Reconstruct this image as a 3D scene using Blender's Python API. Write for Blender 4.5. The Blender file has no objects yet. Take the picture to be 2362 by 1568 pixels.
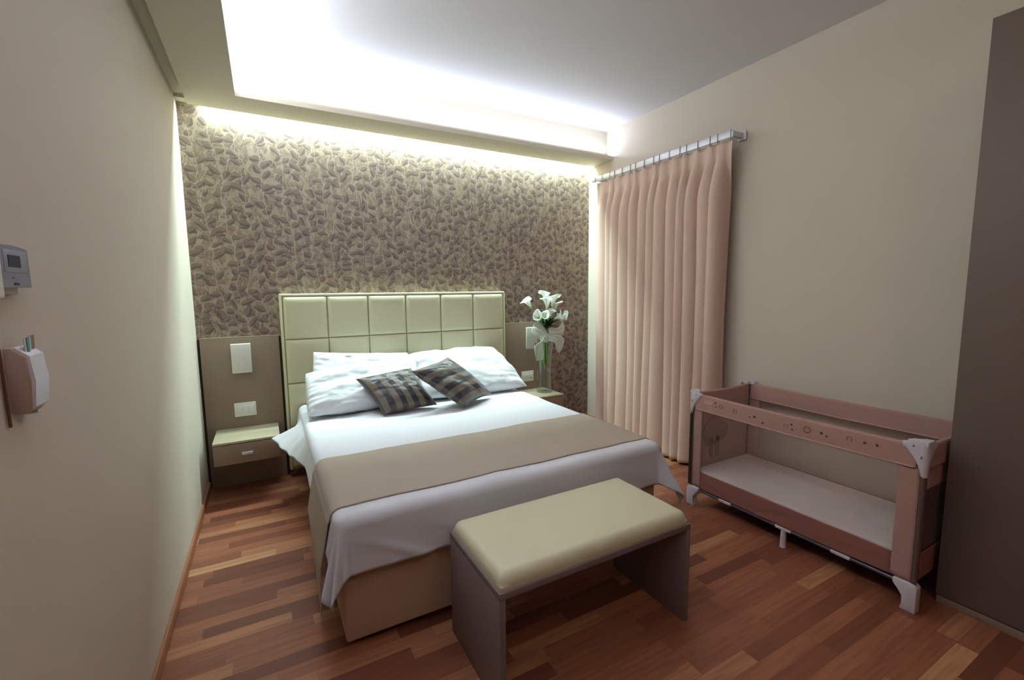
import bpy, bmesh, math, random
from mathutils import Vector, Matrix, noise
random.seed(7)
S = bpy.context.scene
COL = S.collection
PI = math.pi

# ------------------------------------------------------------------ helpers
ORG = {}

def link(name, me, parent=None, mat=None, smooth=False, origin=None):
    """me holds world coordinates; it is moved so that the object's origin sits sensibly."""
    if parent is not None:
        org = ORG[parent.name]
    elif origin is not None:
        org = Vector(origin)
    else:
        xs = [v.co.x for v in me.vertices]; ys = [v.co.y for v in me.vertices]; zs = [v.co.z for v in me.vertices]
        org = Vector(((min(xs)+max(xs))/2, (min(ys)+max(ys))/2, min(zs)))
    me.transform(Matrix.Translation(-org))
    o = bpy.data.objects.new(name, me)
    COL.objects.link(o)
    if parent is not None:
        o.parent = parent
    else:
        o.location = org
    ORG[o.name] = org
    if mat: me.materials.append(mat)
    if smooth:
        for p in me.polygons: p.use_smooth = True
        me.set_sharp_from_angle(angle=math.radians(smooth if smooth > 1 else 35))
    return o

def thing(name, label, cat, loc, group=None):
    o = bpy.data.objects.new(name, None)
    o.empty_display_size = .1
    COL.objects.link(o); o.location = loc
    ORG[o.name] = Vector(loc)
    o['label'] = label; o['category'] = cat
    if group: o['group'] = group
    return o

def tag(o, label, cat, group=None):
    o['label'] = label; o['category'] = cat
    if group: o['group'] = group
    return o

def struct(o):
    o['kind'] = 'structure'; return o

def bm_box(bm, x0, x1, y0, y1, z0, z1, bev=0, seg=2):
    vs = [bm.verts.new((x, y, z)) for x in (x0, x1) for y in (y0, y1) for z in (z0, z1)]
    idx = [(0,1,3,2),(4,6,7,5),(0,4,5,1),(2,3,7,6),(0,2,6,4),(1,5,7,3)]
    fs = [bm.faces.new([vs[i] for i in f]) for f in idx]
    if bev:
        es = list({e for f in fs for e in f.edges})
        bmesh.ops.bevel(bm, geom=es, offset=bev, segments=seg, profile=.5, affect='EDGES')

def finish(bm):
    bmesh.ops.recalc_face_normals(bm, faces=bm.faces)
    me = bpy.data.meshes.new('m'); bm.to_mesh(me); bm.free(); return me

def box(name, b, mat, parent=None, bev=.002, seg=2):
    bm = bmesh.new(); bm_box(bm, *b, bev=bev, seg=seg)
    return link(name, finish(bm), parent, mat, smooth=30 if bev else False)

def boxes(name, bl, mat, parent=None, bev=.002, seg=2):
    bm = bmesh.new()
    for b in bl: bm_box(bm, *b, bev=bev, seg=seg)
    return link(name, finish(bm), parent, mat, smooth=30 if bev else False)

def bm_grid(bm, fn, nu, nv, closed_u=False, uvl=None):
    vs = [[bm.verts.new(fn(i/nu, j/nv)) for j in range(nv+1)] for i in range(nu+(0 if closed_u else 1))]
    n = nu
    for i in range(n):
        for j in range(nv):
            a = vs[i][j]; b = vs[(i+1) % len(vs)][j]; c = vs[(i+1) % len(vs)][j+1]; d = vs[i][j+1]
            try: f = bm.faces.new((a, b, c, d))
            except ValueError: continue
            if uvl:
                for l, (uu, vv) in zip(f.loops, ((i/nu, j/nv), ((i+1)/nu, j/nv), ((i+1)/nu, (j+1)/nv), (i/nu, (j+1)/nv))):
                    l[uvl].uv = (uu, vv)
    return vs

def bm_tube(bm, pts, r, n=12, caps=True):
    pts = [Vector(p) for p in pts]
    rs = r if isinstance(r, (list, tuple)) else [r]*len(pts)
    rings = []
    up = None
    for i, p in enumerate(pts):
        t = (pts[min(i+1, len(pts)-1)] - pts[max(i-1, 0)]).normalized()
        if up is None:
            up = Vector((0, 0, 1)) if abs(t.z) < .9 else Vector((1, 0, 0))
        s = t.cross(up).normalized(); u2 = s.cross(t).normalized(); up = u2
        rings.append([bm.verts.new(p + rs[i]*(math.cos(2*PI*k/n)*s + math.sin(2*PI*k/n)*u2)) for k in range(n)])
    for a, b in zip(rings, rings[1:]):
        for k in range(n):
            bm.faces.new((a[k], a[(k+1) % n], b[(k+1) % n], b[k]))
    if caps:
        bm.faces.new(rings[0][::-1]); bm.faces.new(rings[-1])

def tube(name, pts, r, mat, parent=None, n=12):
    bm = bmesh.new(); bm_tube(bm, pts, r, n)
    return link(name, finish(bm), parent, mat, smooth=40)

def bm_prism(bm, poly, axis, a0, a1, bev=0):
    """poly: 2D points; axis 0: (y,z) extruded in x; 1: (x,z) in y; 2: (x,y) in z"""
    def P(p, a):
        return {0: (a, p[0], p[1]), 1: (p[0], a, p[1]), 2: (p[0], p[1], a)}[axis]
    v0 = [bm.verts.new(P(p, a0)) for p in poly]; v1 = [bm.verts.new(P(p, a1)) for p in poly]
    fs = [bm.faces.new(v0[::-1]), bm.faces.new(v1)]
    n = len(poly)
    for i in range(n): fs.append(bm.faces.new((v0[i], v0[(i+1) % n], v1[(i+1) % n], v1[i])))
    if bev:
        es = list({e for f in fs for e in f.edges})
        bmesh.ops.bevel(bm, geom=es, offset=bev, segments=2, profile=.5, affect='EDGES')

def lathe(name, prof, cx, cy, mat, parent=None, n=40):
    bm = bmesh.new()
    rings = [[bm.verts.new((cx+r*math.cos(2*PI*k/n), cy+r*math.sin(2*PI*k/n), z)) for k in range(n)] for r, z in prof]
    for a, b in zip(rings, rings[1:]):
        for k in range(n): bm.faces.new((a[k], a[(k+1) % n], b[(k+1) % n], b[k]))
    bm.faces.new(rings[0][::-1]); bm.faces.new(rings[-1])
    return link(name, finish(bm), parent, mat, smooth=40)

def sst(a, b, x):
    t = max(0, min(1, (x-a)/(b-a))); return t*t*(3-2*t)

def nz(x, y, z=0, s=1): return noise.noise(Vector((x*s, y*s, z*s)))

# ------------------------------------------------------------------ materials
def lin(c):
    return tuple(((v/255)/12.92 if v/255 <= .04045 else ((v/255+.055)/1.055)**2.4) for v in c) + (1,)

def mat(name, col, rough=.6, metal=0, spec=.5, noise_amt=0, noise_scale=8, bump=0, bump_scale=60, sheen=0, coat=0):
    m = bpy.data.materials.new(name); m.use_nodes = True
    nt = m.node_tree; b = nt.nodes['Principled BSDF']
    c = lin(col) if max(col) > 1 else tuple(col)+(1,)
    b.inputs['Base Color'].default_value = c
    b.inputs['Roughness'].default_value = rough
    b.inputs['Metallic'].default_value = metal
    b.inputs['Specular IOR Level'].default_value = spec
    if sheen: b.inputs['Sheen Weight'].default_value = sheen
    if coat: b.inputs['Coat Weight'].default_value = coat
    tc = nt.nodes.new('ShaderNodeTexCoord')
    if noise_amt:
        n = nt.nodes.new('ShaderNodeTexNoise'); n.inputs['Scale'].default_value = noise_scale; n.inputs['Detail'].default_value = 4
        nt.links.new(tc.outputs['Object'], n.inputs['Vector'])
        r = nt.nodes.new('ShaderNodeMapRange'); r.inputs['To Min'].default_value = 1-noise_amt; r.inputs['To Max'].default_value = 1+noise_amt
        nt.links.new(n.outputs['Fac'], r.inputs['Value'])
        mx = nt.nodes.new('ShaderNodeVectorMath'); mx.operation = 'SCALE'; mx.inputs[0].default_value = c[:3]
        nt.links.new(r.outputs['Result'], mx.inputs['Scale']); nt.links.new(mx.outputs[0], b.inputs['Base Color'])
    if bump:
        n = nt.nodes.new('ShaderNodeTexNoise'); n.inputs['Scale'].default_value = bump_scale; n.inputs['Detail'].default_value = 3
        nt.links.new(tc.outputs['Object'], n.inputs['Vector'])
        bp = nt.nodes.new('ShaderNodeBump'); bp.inputs['Strength'].default_value = bump; bp.inputs['Distance'].default_value = .004
        nt.links.new(n.outputs['Fac'], bp.inputs['Height']); nt.links.new(bp.outputs[0], b.inputs['Normal'])
    return m

class NT:
    def __init__(s, m): s.nt = m.node_tree; s.N = s.nt.nodes; s.L = s.nt.links
    def n(s, t, **k):
        o = s.N.new(t)
        for a, v in k.items(): setattr(o, a, v)
        return o
    def put(s, sock, v):
        if hasattr(v, 'is_output') or isinstance(v, bpy.types.NodeSocket): s.L.new(v, sock)
        else: sock.default_value = v
    def m(s, op, a, b=0, c=0):
        o = s.n('ShaderNodeMath', operation=op)
        s.put(o.inputs[0], a); s.put(o.inputs[1], b); s.put(o.inputs[2], c); return o.outputs[0]
    def mix(s, f, a, b, mode='MIX'):
        o = s.n('ShaderNodeMix', data_type='RGBA', blend_type=mode)
        s.put(o.inputs[0], f); s.put(o.inputs[6], a); s.put(o.inputs[7], b); return o.outputs[2]
    def ramp(s, v, a, b):
        o = s.n('ShaderNodeMapRange', interpolation_type='SMOOTHSTEP')
        s.put(o.inputs['Value'], v); o.inputs['From Min'].default_value = a; o.inputs['From Max'].default_value = b; return o.outputs['Result']

def wallpaper_material():
    m = bpy.data.materials.new('leaf_wallpaper'); m.use_nodes = True; g = NT(m); b = g.N['Principled BSDF']
    b.inputs['Roughness'].default_value = .62; b.inputs['Specular IOR Level'].default_value = .3
    geo = g.n('ShaderNodeNewGeometry')
    sp = g.n('ShaderNodeSeparateXYZ'); g.L.new(geo.outputs['Position'], sp.inputs[0])
    cb = g.n('ShaderNodeCombineXYZ'); g.L.new(sp.outputs[0], cb.inputs[0]); g.L.new(sp.outputs[2], cb.inputs[1])
    # slight warp so that shapes look hand printed
    wn = g.n('ShaderNodeTexNoise'); wn.inputs['Scale'].default_value = 9; g.L.new(cb.outputs[0], wn.inputs['Vector'])
    wv = g.n('ShaderNodeVectorMath', operation='SUBTRACT'); g.L.new(wn.outputs['Color'], wv.inputs[0]); wv.inputs[1].default_value = (.5, .5, .5)
    ws = g.n('ShaderNodeVectorMath', operation='SCALE'); g.L.new(wv.outputs[0], ws.inputs[0]); ws.inputs['Scale'].default_value = .07
    P = g.n('ShaderNodeVectorMath', operation='ADD'); g.L.new(cb.outputs[0], P.inputs[0]); g.L.new(ws.outputs[0], P.inputs[1])
    def leaf(scale, off, Ln, W, a0, a1):
        mp = g.n('ShaderNodeVectorMath', operation='MULTIPLY_ADD'); g.L.new(P.outputs[0], mp.inputs[0])
        mp.inputs[1].default_value = (scale, scale, 1); mp.inputs[2].default_value = (off, off*1.7, 0)
        v = g.n('ShaderNodeTexVoronoi', voronoi_dimensions='2D'); v.inputs['Scale'].default_value = 1; v.inputs['Randomness'].default_value = .75
        g.L.new(mp.outputs[0], v.inputs['Vector'])
        d = g.n('ShaderNodeVectorMath', operation='SUBTRACT'); g.L.new(mp.outputs[0], d.inputs[0]); g.L.new(v.outputs['Position'], d.inputs[1])
        cs = g.n('ShaderNodeSeparateColor'); g.L.new(v.outputs['Color'], cs.inputs[0])
        ang = g.m('MULTIPLY_ADD', cs.outputs[0], a1-a0, a0)
        r = g.n('ShaderNodeVectorRotate', rotation_type='Z_AXIS'); g.L.new(d.outputs[0], r.inputs['Vector']); g.L.new(ang, r.inputs['Angle'])
        s = g.n('ShaderNodeSeparateXYZ'); g.L.new(r.outputs[0], s.inputs[0])
        x, y0 = s.outputs[0], s.outputs[1]
        # bend the leaf
        y = g.m('ADD', y0, g.m('MULTIPLY', g.m('MULTIPLY', x, x), .35))
        ay = g.m('ABSOLUTE', y)
        xl = g.m('DIVIDE', x, Ln)
        e = g.m('SUBTRACT', g.m('SUBTRACT', 1, g.m('MULTIPLY', xl, xl)), g.m('DIVIDE', ay, W))
        body = g.ramp(e, 0, .08)
        edge = g.m('MULTIPLY', g.ramp(e, -.16, -.02), g.m('SUBTRACT', 1, body))
        vein = g.m('SUBTRACT', 1, g.ramp(ay, .004, .03))
        hat = g.m('SINE', g.m('MULTIPLY', g.m('ADD', g.m('MULTIPLY', x, 1), ay), 75))
        half = g.ramp(y, -.02, .04)
        return body, edge, vein, hat, half, cs.outputs[1]
    ground = lin((160, 142, 126)); dark = lin((96, 74, 73)); mid = lin((124, 103, 95)); pale = lin((174, 157, 139)); ink = lin((74, 55, 52))
    n1 = g.n('ShaderNodeTexNoise'); n1.inputs['Scale'].default_value = 26; n1.inputs['Detail'].default_value = 5; g.L.new(cb.outputs[0], n1.inputs['Vector'])
    col = g.mix(g.ramp(n1.outputs['Fac'], .42, .62), ground, lin((140, 120, 101)))
    def hash2(a, b_, k):
        cv = g.n('ShaderNodeCombineXYZ'); g.put(cv.inputs[0], a); g.put(cv.inputs[1], b_); cv.inputs[2].default_value = k
        w = g.n('ShaderNodeTexWhiteNoise', noise_dimensions='3D'); g.L.new(cv.outputs[0], w.inputs['Vector'])
        sc = g.n('ShaderNodeSeparateColor'); g.L.new(w.outputs['Color'], sc.inputs[0]); return sc.outputs[0], sc.outputs[1], sc.outputs[2]
    def vine(cw, ch, ox, oz, tilt, Ln, W, k):
        r = g.n('ShaderNodeVectorRotate', rotation_type='Z_AXIS'); g.L.new(P.outputs[0], r.inputs['Vector']); r.inputs['Angle'].default_value = tilt
        s_ = g.n('ShaderNodeSeparateXYZ'); g.L.new(r.outputs[0], s_.inputs[0])
        x = g.m('ADD', s_.outputs[0], ox); z = g.m('ADD', s_.outputs[1], oz)
        col_ = g.m('ROUND', g.m('DIVIDE', x, cw))
        rx, ry, rz = hash2(col_, 0, k)
        wave = g.m('MULTIPLY', g.m('SINE', g.m('MULTIPLY_ADD', z, 11, g.m('MULTIPLY', rx, 20))), .013)
        xl = g.m('SUBTRACT', g.m('SUBTRACT', x, g.m('MULTIPLY', col_, cw)), wave)
        side = g.m('GREATER_THAN', xl, 0); ax = g.m('ABSOLUTE', xl)
        zz = g.m('ADD', g.m('ADD', z, g.m('MULTIPLY', ry, 1.7)), g.m('MULTIPLY', side, ch*.5))
        row = g.m('FLOOR', g.m('DIVIDE', zz, ch)); zl = g.m('SUBTRACT', g.m('SUBTRACT', zz, g.m('MULTIPLY', row, ch)), .006)
        h1, h2, h3 = hash2(g.m('ADD', col_, g.m('MULTIPLY', side, .37)), row, k)
        th_ = g.m('MULTIPLY_ADD', h1, .75, .30)
        c_, s2 = g.m('COSINE', th_), g.m('SINE', th_)
        t = g.m('ADD', g.m('MULTIPLY', ax, c_), g.m('MULTIPLY', zl, s2))
        n_ = g.m('SUBTRACT', g.m('MULTIPLY', zl, c_), g.m('MULTIPLY', ax, s2))
        tau = g.m('DIVIDE', t, g.m('MULTIPLY', g.m('MULTIPLY_ADD', h2, .35, .8), Ln))
        n_ = g.m('ADD', n_, g.m('MULTIPLY', g.m('MULTIPLY', tau, tau), .010))
        an = g.m('ABSOLUTE', n_)
        prof_ = g.m('MULTIPLY', g.m('MULTIPLY', g.m('MULTIPLY', tau, g.m('SUBTRACT', 1, tau)), 4), W)
        e = g.m('SUBTRACT', prof_, an)
        body = g.ramp(e, 0, .0018); edge = g.m('MULTIPLY', g.ramp(e, -.0035, -.0005), g.m('SUBTRACT', 1, body))
        vein = g.m('SUBTRACT', 1, g.ramp(an, .0004, .0016)); half = g.ramp(n_, -.001, .002)
        stem_ = g.m('SUBTRACT', 1, g.ramp(ax, .0012, .003))
        hat = g.m('SINE', g.m('MULTIPLY', g.m('ADD', t, g.m('MULTIPLY', an, .8)), 1500))
        return body, edge, vein, hat, half, h3, stem_
    def lay(col, kind, c, k, thr):
        body, edge, vein, hat, half, rnd = kind[:6]
        keep = g.m('GREATER_THAN', rnd, thr)
        cc = g.mix(g.m('MULTIPLY', g.ramp(hat, .2, .9), .22), c, pale)
        cc = g.mix(g.m('MULTIPLY', half, .30), cc, ground)
        cc = g.mix(g.m('MULTIPLY', vein, .45), cc, pale)
        if len(kind) > 6: col = g.mix(g.m('MULTIPLY', kind[6], .8), col, pale)
        col = g.mix(g.m('MULTIPLY', g.m('MULTIPLY', edge, keep), .6), col, pale if c != mid else ink)
        return g.mix(g.m('MULTIPLY', g.m('MULTIPLY', body, keep), k), col, cc)
    col = lay(col, leaf(10.5, 3.1, .62, .20, -2.3, -.8), mid, .55, .3)
    col = lay(col, vine(.115, .072, .03, .0, .12, .066, .0155, 3), mid, .75, .15)
    col = lay(col, leaf(12.5, 9.7, .60, .30, -2.6, -.5), dark, .8, .62)
    col = lay(col, leaf(15.0, 47.3, .58, .14, -2.2, -.9), ground, .8, .5)
    col = lay(col, vine(.125, .078, .05, .02, .22, .078, .0230, 5), dark, .85, .62)
    col = lay(col, vine(.135, .082, .0, .04, -.10, .086, .0240, 8), dark, .88, .32)
    g.L.new(col, b.inputs['Base Color'])
    bp = g.n('ShaderNodeBump'); bp.inputs['Strength'].default_value = .25; bp.inputs['Distance'].default_value = .002
    g.L.new(n1.outputs['Fac'], bp.inputs['Height']); g.L.new(bp.outputs[0], b.inputs['Normal'])
    return m

def floor_material():
    m = bpy.data.materials.new('strip_parquet'); m.use_nodes = True; g = NT(m); b = g.N['Principled BSDF']
    geo = g.n('ShaderNodeNewGeometry')
    sp = g.n('ShaderNodeSeparateXYZ'); g.L.new(geo.outputs['Position'], sp.inputs[0])
    x, y = sp.outputs[0], sp.outputs[1]
    H = .068; Lb = .46
    row = g.m('FLOOR', g.m('DIVIDE', y, H))
    wn = g.n('ShaderNodeTexWhiteNoise', noise_dimensions='1D'); g.L.new(row, wn.inputs['W'])
    xo = g.m('ADD', g.m('DIVIDE', x, Lb), g.m('MULTIPLY', wn.outputs['Value'], 7.3))
    cell = g.m('FLOOR', xo)
    cv = g.n('ShaderNodeCombineXYZ'); g.L.new(cell, cv.inputs[0]); g.L.new(row, cv.inputs[1])
    w2 = g.n('ShaderNodeTexWhiteNoise', noise_dimensions='2D'); g.L.new(cv.outputs[0], w2.inputs['Vector'])
    ramp = g.n('ShaderNodeValToRGB'); g.L.new(w2.outputs['Value'], ramp.inputs[0])
    cr = ramp.color_ramp; cr.elements[0].position = 0; cr.elements[0].color = lin((108, 60, 44))
    cr.elements[1].position = 1; cr.elements[1].color = lin((200, 148, 106))
    for p, c in ((.2, (138, 81, 58)), (.45, (154, 94, 67)), (.7, (166, 106, 75)), (.88, (182, 126, 90))):
        e = cr.elements.new(p); e.color = lin(c)
    # grain, shifted per strip
    gv = g.n('ShaderNodeCombineXYZ'); g.L.new(g.m('MULTIPLY', x, 3.2), gv.inputs[0]); g.L.new(g.m('MULTIPLY', y, 60), gv.inputs[1]); g.L.new(g.m('MULTIPLY', w2.outputs['Value'], 40), gv.inputs[2])
    gn = g.n('ShaderNodeTexNoise'); gn.inputs['Scale'].default_value = 1; gn.inputs['Detail'].default_value = 6; gn.inputs['Distortion'].default_value = .6; g.L.new(gv.outputs[0], gn.inputs['Vector'])
    f = g.ramp(gn.outputs['Fac'], .36, .68)
    col = g.mix(g.m('MULTIPLY', f, .42), ramp.outputs[0], lin((112, 68, 48)))
    # joints
    fy = g.m('FRACT', g.m('DIVIDE', y, H)); fx = g.m('FRACT', xo)
    dy = g.m('MULTIPLY', g.m('MINIMUM', fy, g.m('SUBTRACT', 1, fy)), H); dx = g.m('MULTIPLY', g.m('MINIMUM', fx, g.m('SUBTRACT', 1, fx)), Lb)
    j = g.m('SUBTRACT', 1, g.ramp(g.m('MINIMUM', dx, dy), .0003, .0016))
    col = g.mix(g.m('MULTIPLY', j, .35), col, lin((80, 44, 32)))
    g.L.new(col, b.inputs['Base Color'])
    g.L.new(g.m('MULTIPLY_ADD', f, .12, .36), b.inputs['Roughness'])
    b.inputs['Specular IOR Level'].default_value = .55
    bp = g.n('ShaderNodeBump'); bp.inputs['Strength'].default_value = .15; bp.inputs['Distance'].default_value = .001
    g.L.new(g.m('SUBTRACT', 1, j), bp.inputs['Height']); g.L.new(bp.outputs[0], b.inputs['Normal'])
    return m

def stripe_material(name, axis, n, phase):
    m = bpy.data.materials.new(name); m.use_nodes = True; g = NT(m); b = g.N['Principled BSDF']
    uv = g.n('ShaderNodeUVMap', uv_map='UVMap'); s = g.n('ShaderNodeSeparateXYZ'); g.L.new(uv.outputs[0], s.inputs[0])
    t = g.m('FRACT', g.m('MULTIPLY_ADD', s.outputs[axis], n, phase))
    tri = g.m('ABSOLUTE', g.m('SUBTRACT', t, .5))
    f = g.ramp(tri, .235, .255)
    tc = g.n('ShaderNodeTexCoord'); no = g.n('ShaderNodeTexNoise'); no.inputs['Scale'].default_value = 300; g.L.new(tc.outputs['Object'], no.inputs['Vector'])
    a = g.mix(f, lin((112, 99, 88)), lin((52, 46, 50)))
    col = g.mix(g.m('MULTIPLY', no.outputs['Fac'], .3), a, lin((60, 50, 45)))
    g.L.new(col, b.inputs['Base Color'])
    g.L.new(g.m('MULTIPLY_ADD', f, -.15, .5), b.inputs['Roughness'])
    b.inputs['Sheen Weight'].default_value = .2
    return m

def mesh_fabric(name, col, cover):
    m = bpy.data.materials.new(name); m.use_nodes = True; g = NT(m)
    b = g.N['Principled BSDF']; b.inputs['Base Color'].default_value = lin(col); b.inputs['Roughness'].default_value = .8
    t = g.n('ShaderNodeBsdfTransparent'); mx = g.n('ShaderNodeMixShader'); mx.inputs[0].default_value = cover
    g.L.new(t.outputs[0], mx.inputs[1]); g.L.new(b.outputs[0], mx.inputs[2]); g.L.new(mx.outputs[0], g.N['Material Output'].inputs[0])
    return m

def cloth_mat(name, col, trans=.0, bump=.2, bscale=500, rough=.85):
    m = mat(name, col, rough, spec=.2, bump=bump, bump_scale=bscale)
    if trans:
        g = NT(m); b = g.N['Principled BSDF']
        tl = g.n('ShaderNodeBsdfTranslucent'); tl.inputs[0].default_value = lin(col)
        mx = g.n('ShaderNodeMixShader'); mx.inputs[0].default_value = trans
        g.L.new(b.outputs[0], mx.inputs[1]); g.L.new(tl.outputs[0], mx.inputs[2]); g.L.new(mx.outputs[0], g.N['Material Output'].inputs[0])
    return m

def glass_mat(name):
    m = bpy.data.materials.new(name); m.use_nodes = True; g = NT(m)
    t = g.n('ShaderNodeBsdfTransparent'); t.inputs[0].default_value = (.93, .96, .94, 1)
    gl = g.n('ShaderNodeBsdfGlossy'); gl.inputs['Roughness'].default_value = .03
    lw = g.n('ShaderNodeLayerWeight'); lw.inputs['Blend'].default_value = .35
    mx = g.n('ShaderNodeMixShader'); g.L.new(g.m('MULTIPLY_ADD', lw.outputs['Facing'], .45, .04), mx.inputs[0])
    g.L.new(t.outputs[0], mx.inputs[1]); g.L.new(gl.outputs[0], mx.inputs[2]); g.L.new(mx.outputs[0], g.N['Material Output'].inputs[0])
    return m

M = dict(
    wall=mat('cream_wall_paint', (208, 196, 180), .75, spec=.25, noise_amt=.015, noise_scale=1.5, bump=.08, bump_scale=250),
    ceil=mat('white_ceiling_paint', (226, 222, 222), .85, spec=.2, bump=.05, bump_scale=200),
    soffit=mat('soffit_paint', (206, 198, 178), .8, spec=.2),
    paper=wallpaper_material(),
    floor=floor_material(),
    skirt=mat('skirting_wood', (158, 104, 72), .45, noise_amt=.2, noise_scale=12),
    taupe=mat('taupe_laminate', (140, 120, 101), .5, spec=.4, noise_amt=.03, noise_scale=20),
    taupe_top=mat('light_taupe_laminate', (176, 164, 138), .4, spec=.45),
    robe=mat('wardrobe_laminate', (108, 92, 84), .5, spec=.4, noise_amt=.03, noise_scale=9),
    benchlam=mat('bench_laminate', (126, 110, 108), .5, spec=.4),
    leather=mat('cream_leatherette', (209, 205, 170), .38, spec=.5, bump=.12, bump_scale=420),
    seat=mat('cream_seat_leatherette', (206, 200, 168), .36, spec=.5, bump=.1, bump_scale=420),
    seam=mat('headboard_seam', (150, 138, 92), .7),
    basefab=mat('beige_bed_base', (184, 156, 130), .6, spec=.35, bump=.1, bump_scale=400),
    white=cloth_mat('white_cotton', (214, 214, 218), bump=.15),
    pillow=cloth_mat('white_pillow_cotton', (216, 216, 219), bump=.2, bscale=60),
    runner=cloth_mat('taupe_runner_cloth', (176, 163, 148), bump=.3, bscale=700),
    curtain=cloth_mat('dusty_pink_curtain', (214, 186, 170), trans=.0, bump=.15, bscale=400),
    steel=mat('brushed_steel', (214, 214, 220), .45, metal=.6),
    darksteel=mat('dark_steel', (104, 104, 116), .4, metal=.6),
    plate=mat('white_plastic', (226, 224, 214), .4),
    greyplate=mat('grey_blue_plastic', (140, 142, 160), .45),
    darkglass=mat('dark_display', (30, 36, 54), .55),
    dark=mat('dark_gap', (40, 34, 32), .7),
    pen=mat('dusty_pink_playpen_fabric', (174, 138, 128), .8, spec=.2, noise_amt=.05, noise_scale=25, bump=.35, bump_scale=70),
    pen_dark=mat('playpen_lower_fabric', (146, 98, 88), .8, spec=.2, bump=.3, bump_scale=50),
    pipe=mat('playpen_piping', (190, 156, 144), .7), print=mat('playpen_print', (98, 60, 55), .8), print_l=mat('playpen_label_print', (190, 158, 148), .8),
    penplast=mat('pale_grey_plastic', (205, 198, 204), .42),
    penpost=mat('playpen_post', (110, 92, 90), .35, metal=.3),
    blackcloth=mat('black_playpen_trim', (40, 38, 36), .7),
    penmatt=mat('quilted_mattress_cloth', (226, 216, 214), .85, spec=.2, noise_amt=.06, noise_scale=18, bump=.6, bump_scale=45),
    mesh=mesh_fabric('playpen_mesh', (170, 140, 126), .13),
    mesh_d=mesh_fabric('playpen_end_mesh', (92, 62, 58), .85),
    organza=mesh_fabric('white_organza', (232, 242, 228), .42),
    glass=glass_mat('clear_glass'),
    petal=cloth_mat('white_petal', (250, 252, 246), trans=.35, bump=0.01),
    spadix=mat('yellow_green_spadix', (196, 200, 90), .6),
    stem=mat('green_stem', (122, 158, 82), .5, noise_amt=.15),
    leafg=mat('dark_green_leaf', (34, 66, 44), .45, noise_amt=.2),
    cord=mat('brown_cord', (112, 72, 56), .7),
    teal=mat('teal_card', (86, 160, 160), .6), card=mat('printed_card', (205, 200, 195), .6), cardb=mat('brown_card', (140, 110, 90), .6),
    box=mat('dispenser_side', (190, 165, 152), .55), boxf=mat('dispenser_front', (222, 222, 232), .35),
    led=None,
)
def emis(name, col, s):
    m = bpy.data.materials.new(name); m.use_nodes = True; b = m.node_tree.nodes['Principled BSDF']
    b.inputs['Emission Color'].default_value = tuple(col)+(1,); b.inputs['Emission Strength'].default_value = s
    return m

# ------------------------------------------------------------------ room
XL, XR, YB, YF, ZC = -.448, 3.125, 3.937, -1.3, 3.033
T = .12
struct(box('floor', (XL-T, XR+T, YF-T, YB+T, -T, 0), M['floor'], bev=0))
struct(box('ceiling', (XL-T, XR+T, YF-T, YB+T, ZC, ZC+T), M['ceil'], bev=0))
struct(box('wall_left', (XL-T, XL, YF-T, YB+T, 0, ZC), M['wall'], bev=0))
struct(box('wall_right', (XR, XR+T, YF-T, YB+T, 0, ZC), M['wall'], bev=0))
struct(box('wall_back', (XL, XR, YB, YB+T, 0, ZC), M['paper'], bev=0))
struct(box('wall_front', (XL, XR, YF-T, YF, 0, ZC), M['robe'], bev=0))
ZS, ZL = 2.739, 2.772
# dropped soffit along the bed wall, with the lip that hides the cove light
bm = bmesh.new()
bm_prism(bm, [(3.563, ZS), (3.857, ZS), (3.857, 2.87), (YB, 2.87), (YB, ZC), (3.658, ZC), (3.658, ZL), (3.563, ZL)], 0, -.30, XR)
struct(link('trim_1', finish(bm), None, M['soffit']))
bm = bmesh.new()
bm_prism(bm, [(-.377, ZS), (-.085, ZS), (-.085, ZL), (-.18, ZL), (-.18, ZC), (XL, ZC), (XL, 2.80), (-.377, 2.80)], 1, YF, 3.563)
bm_prism(bm, [(-.377, ZS), (-.30, ZS), (-.30, ZC), (XL, ZC), (XL, 2.80), (-.377, 2.80)], 1, 3.563, 3.857)
bm_prism(bm, [(XL, 2.775), (-.30, 2.775), (-.30, ZC), (XL, ZC)], 1, 3.857, YB)
struct(link('trim_2', finish(bm), None, M['soffit']))
struct(box('baseboard_left', (XL, XL+.013, YF, YB-.03, 0, .062), M['skirt'], bev=.003))
struct(box('baseboard_right', (XR-.013, XR, YF, YB, 0, .062), M['skirt'], bev=.003))

# ------------------------------------------------------------------ bed
bx0, bx1 = .208, 1.93
bed = thing('bed', 'double bed with cream padded headboard and beige base', 'bed', (1.07, 2.8, 0))
box('base', (bx0, bx1, 1.80, 3.83, .035, .40), M['basefab'], bed, bev=.012, seg=3)
box('mattress', (bx0+.01, bx1-.01, 1.81, 3.82, .40, .565), M['white'], bed, bev=.03, seg=4)
for sx in (bx0+.10, bx1-.10):
    for sy in (1.95, 3.70):
        tube('foot', [(sx, sy, 0), (sx, sy, .036)], .03, M['dark'], bed, 16)
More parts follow.
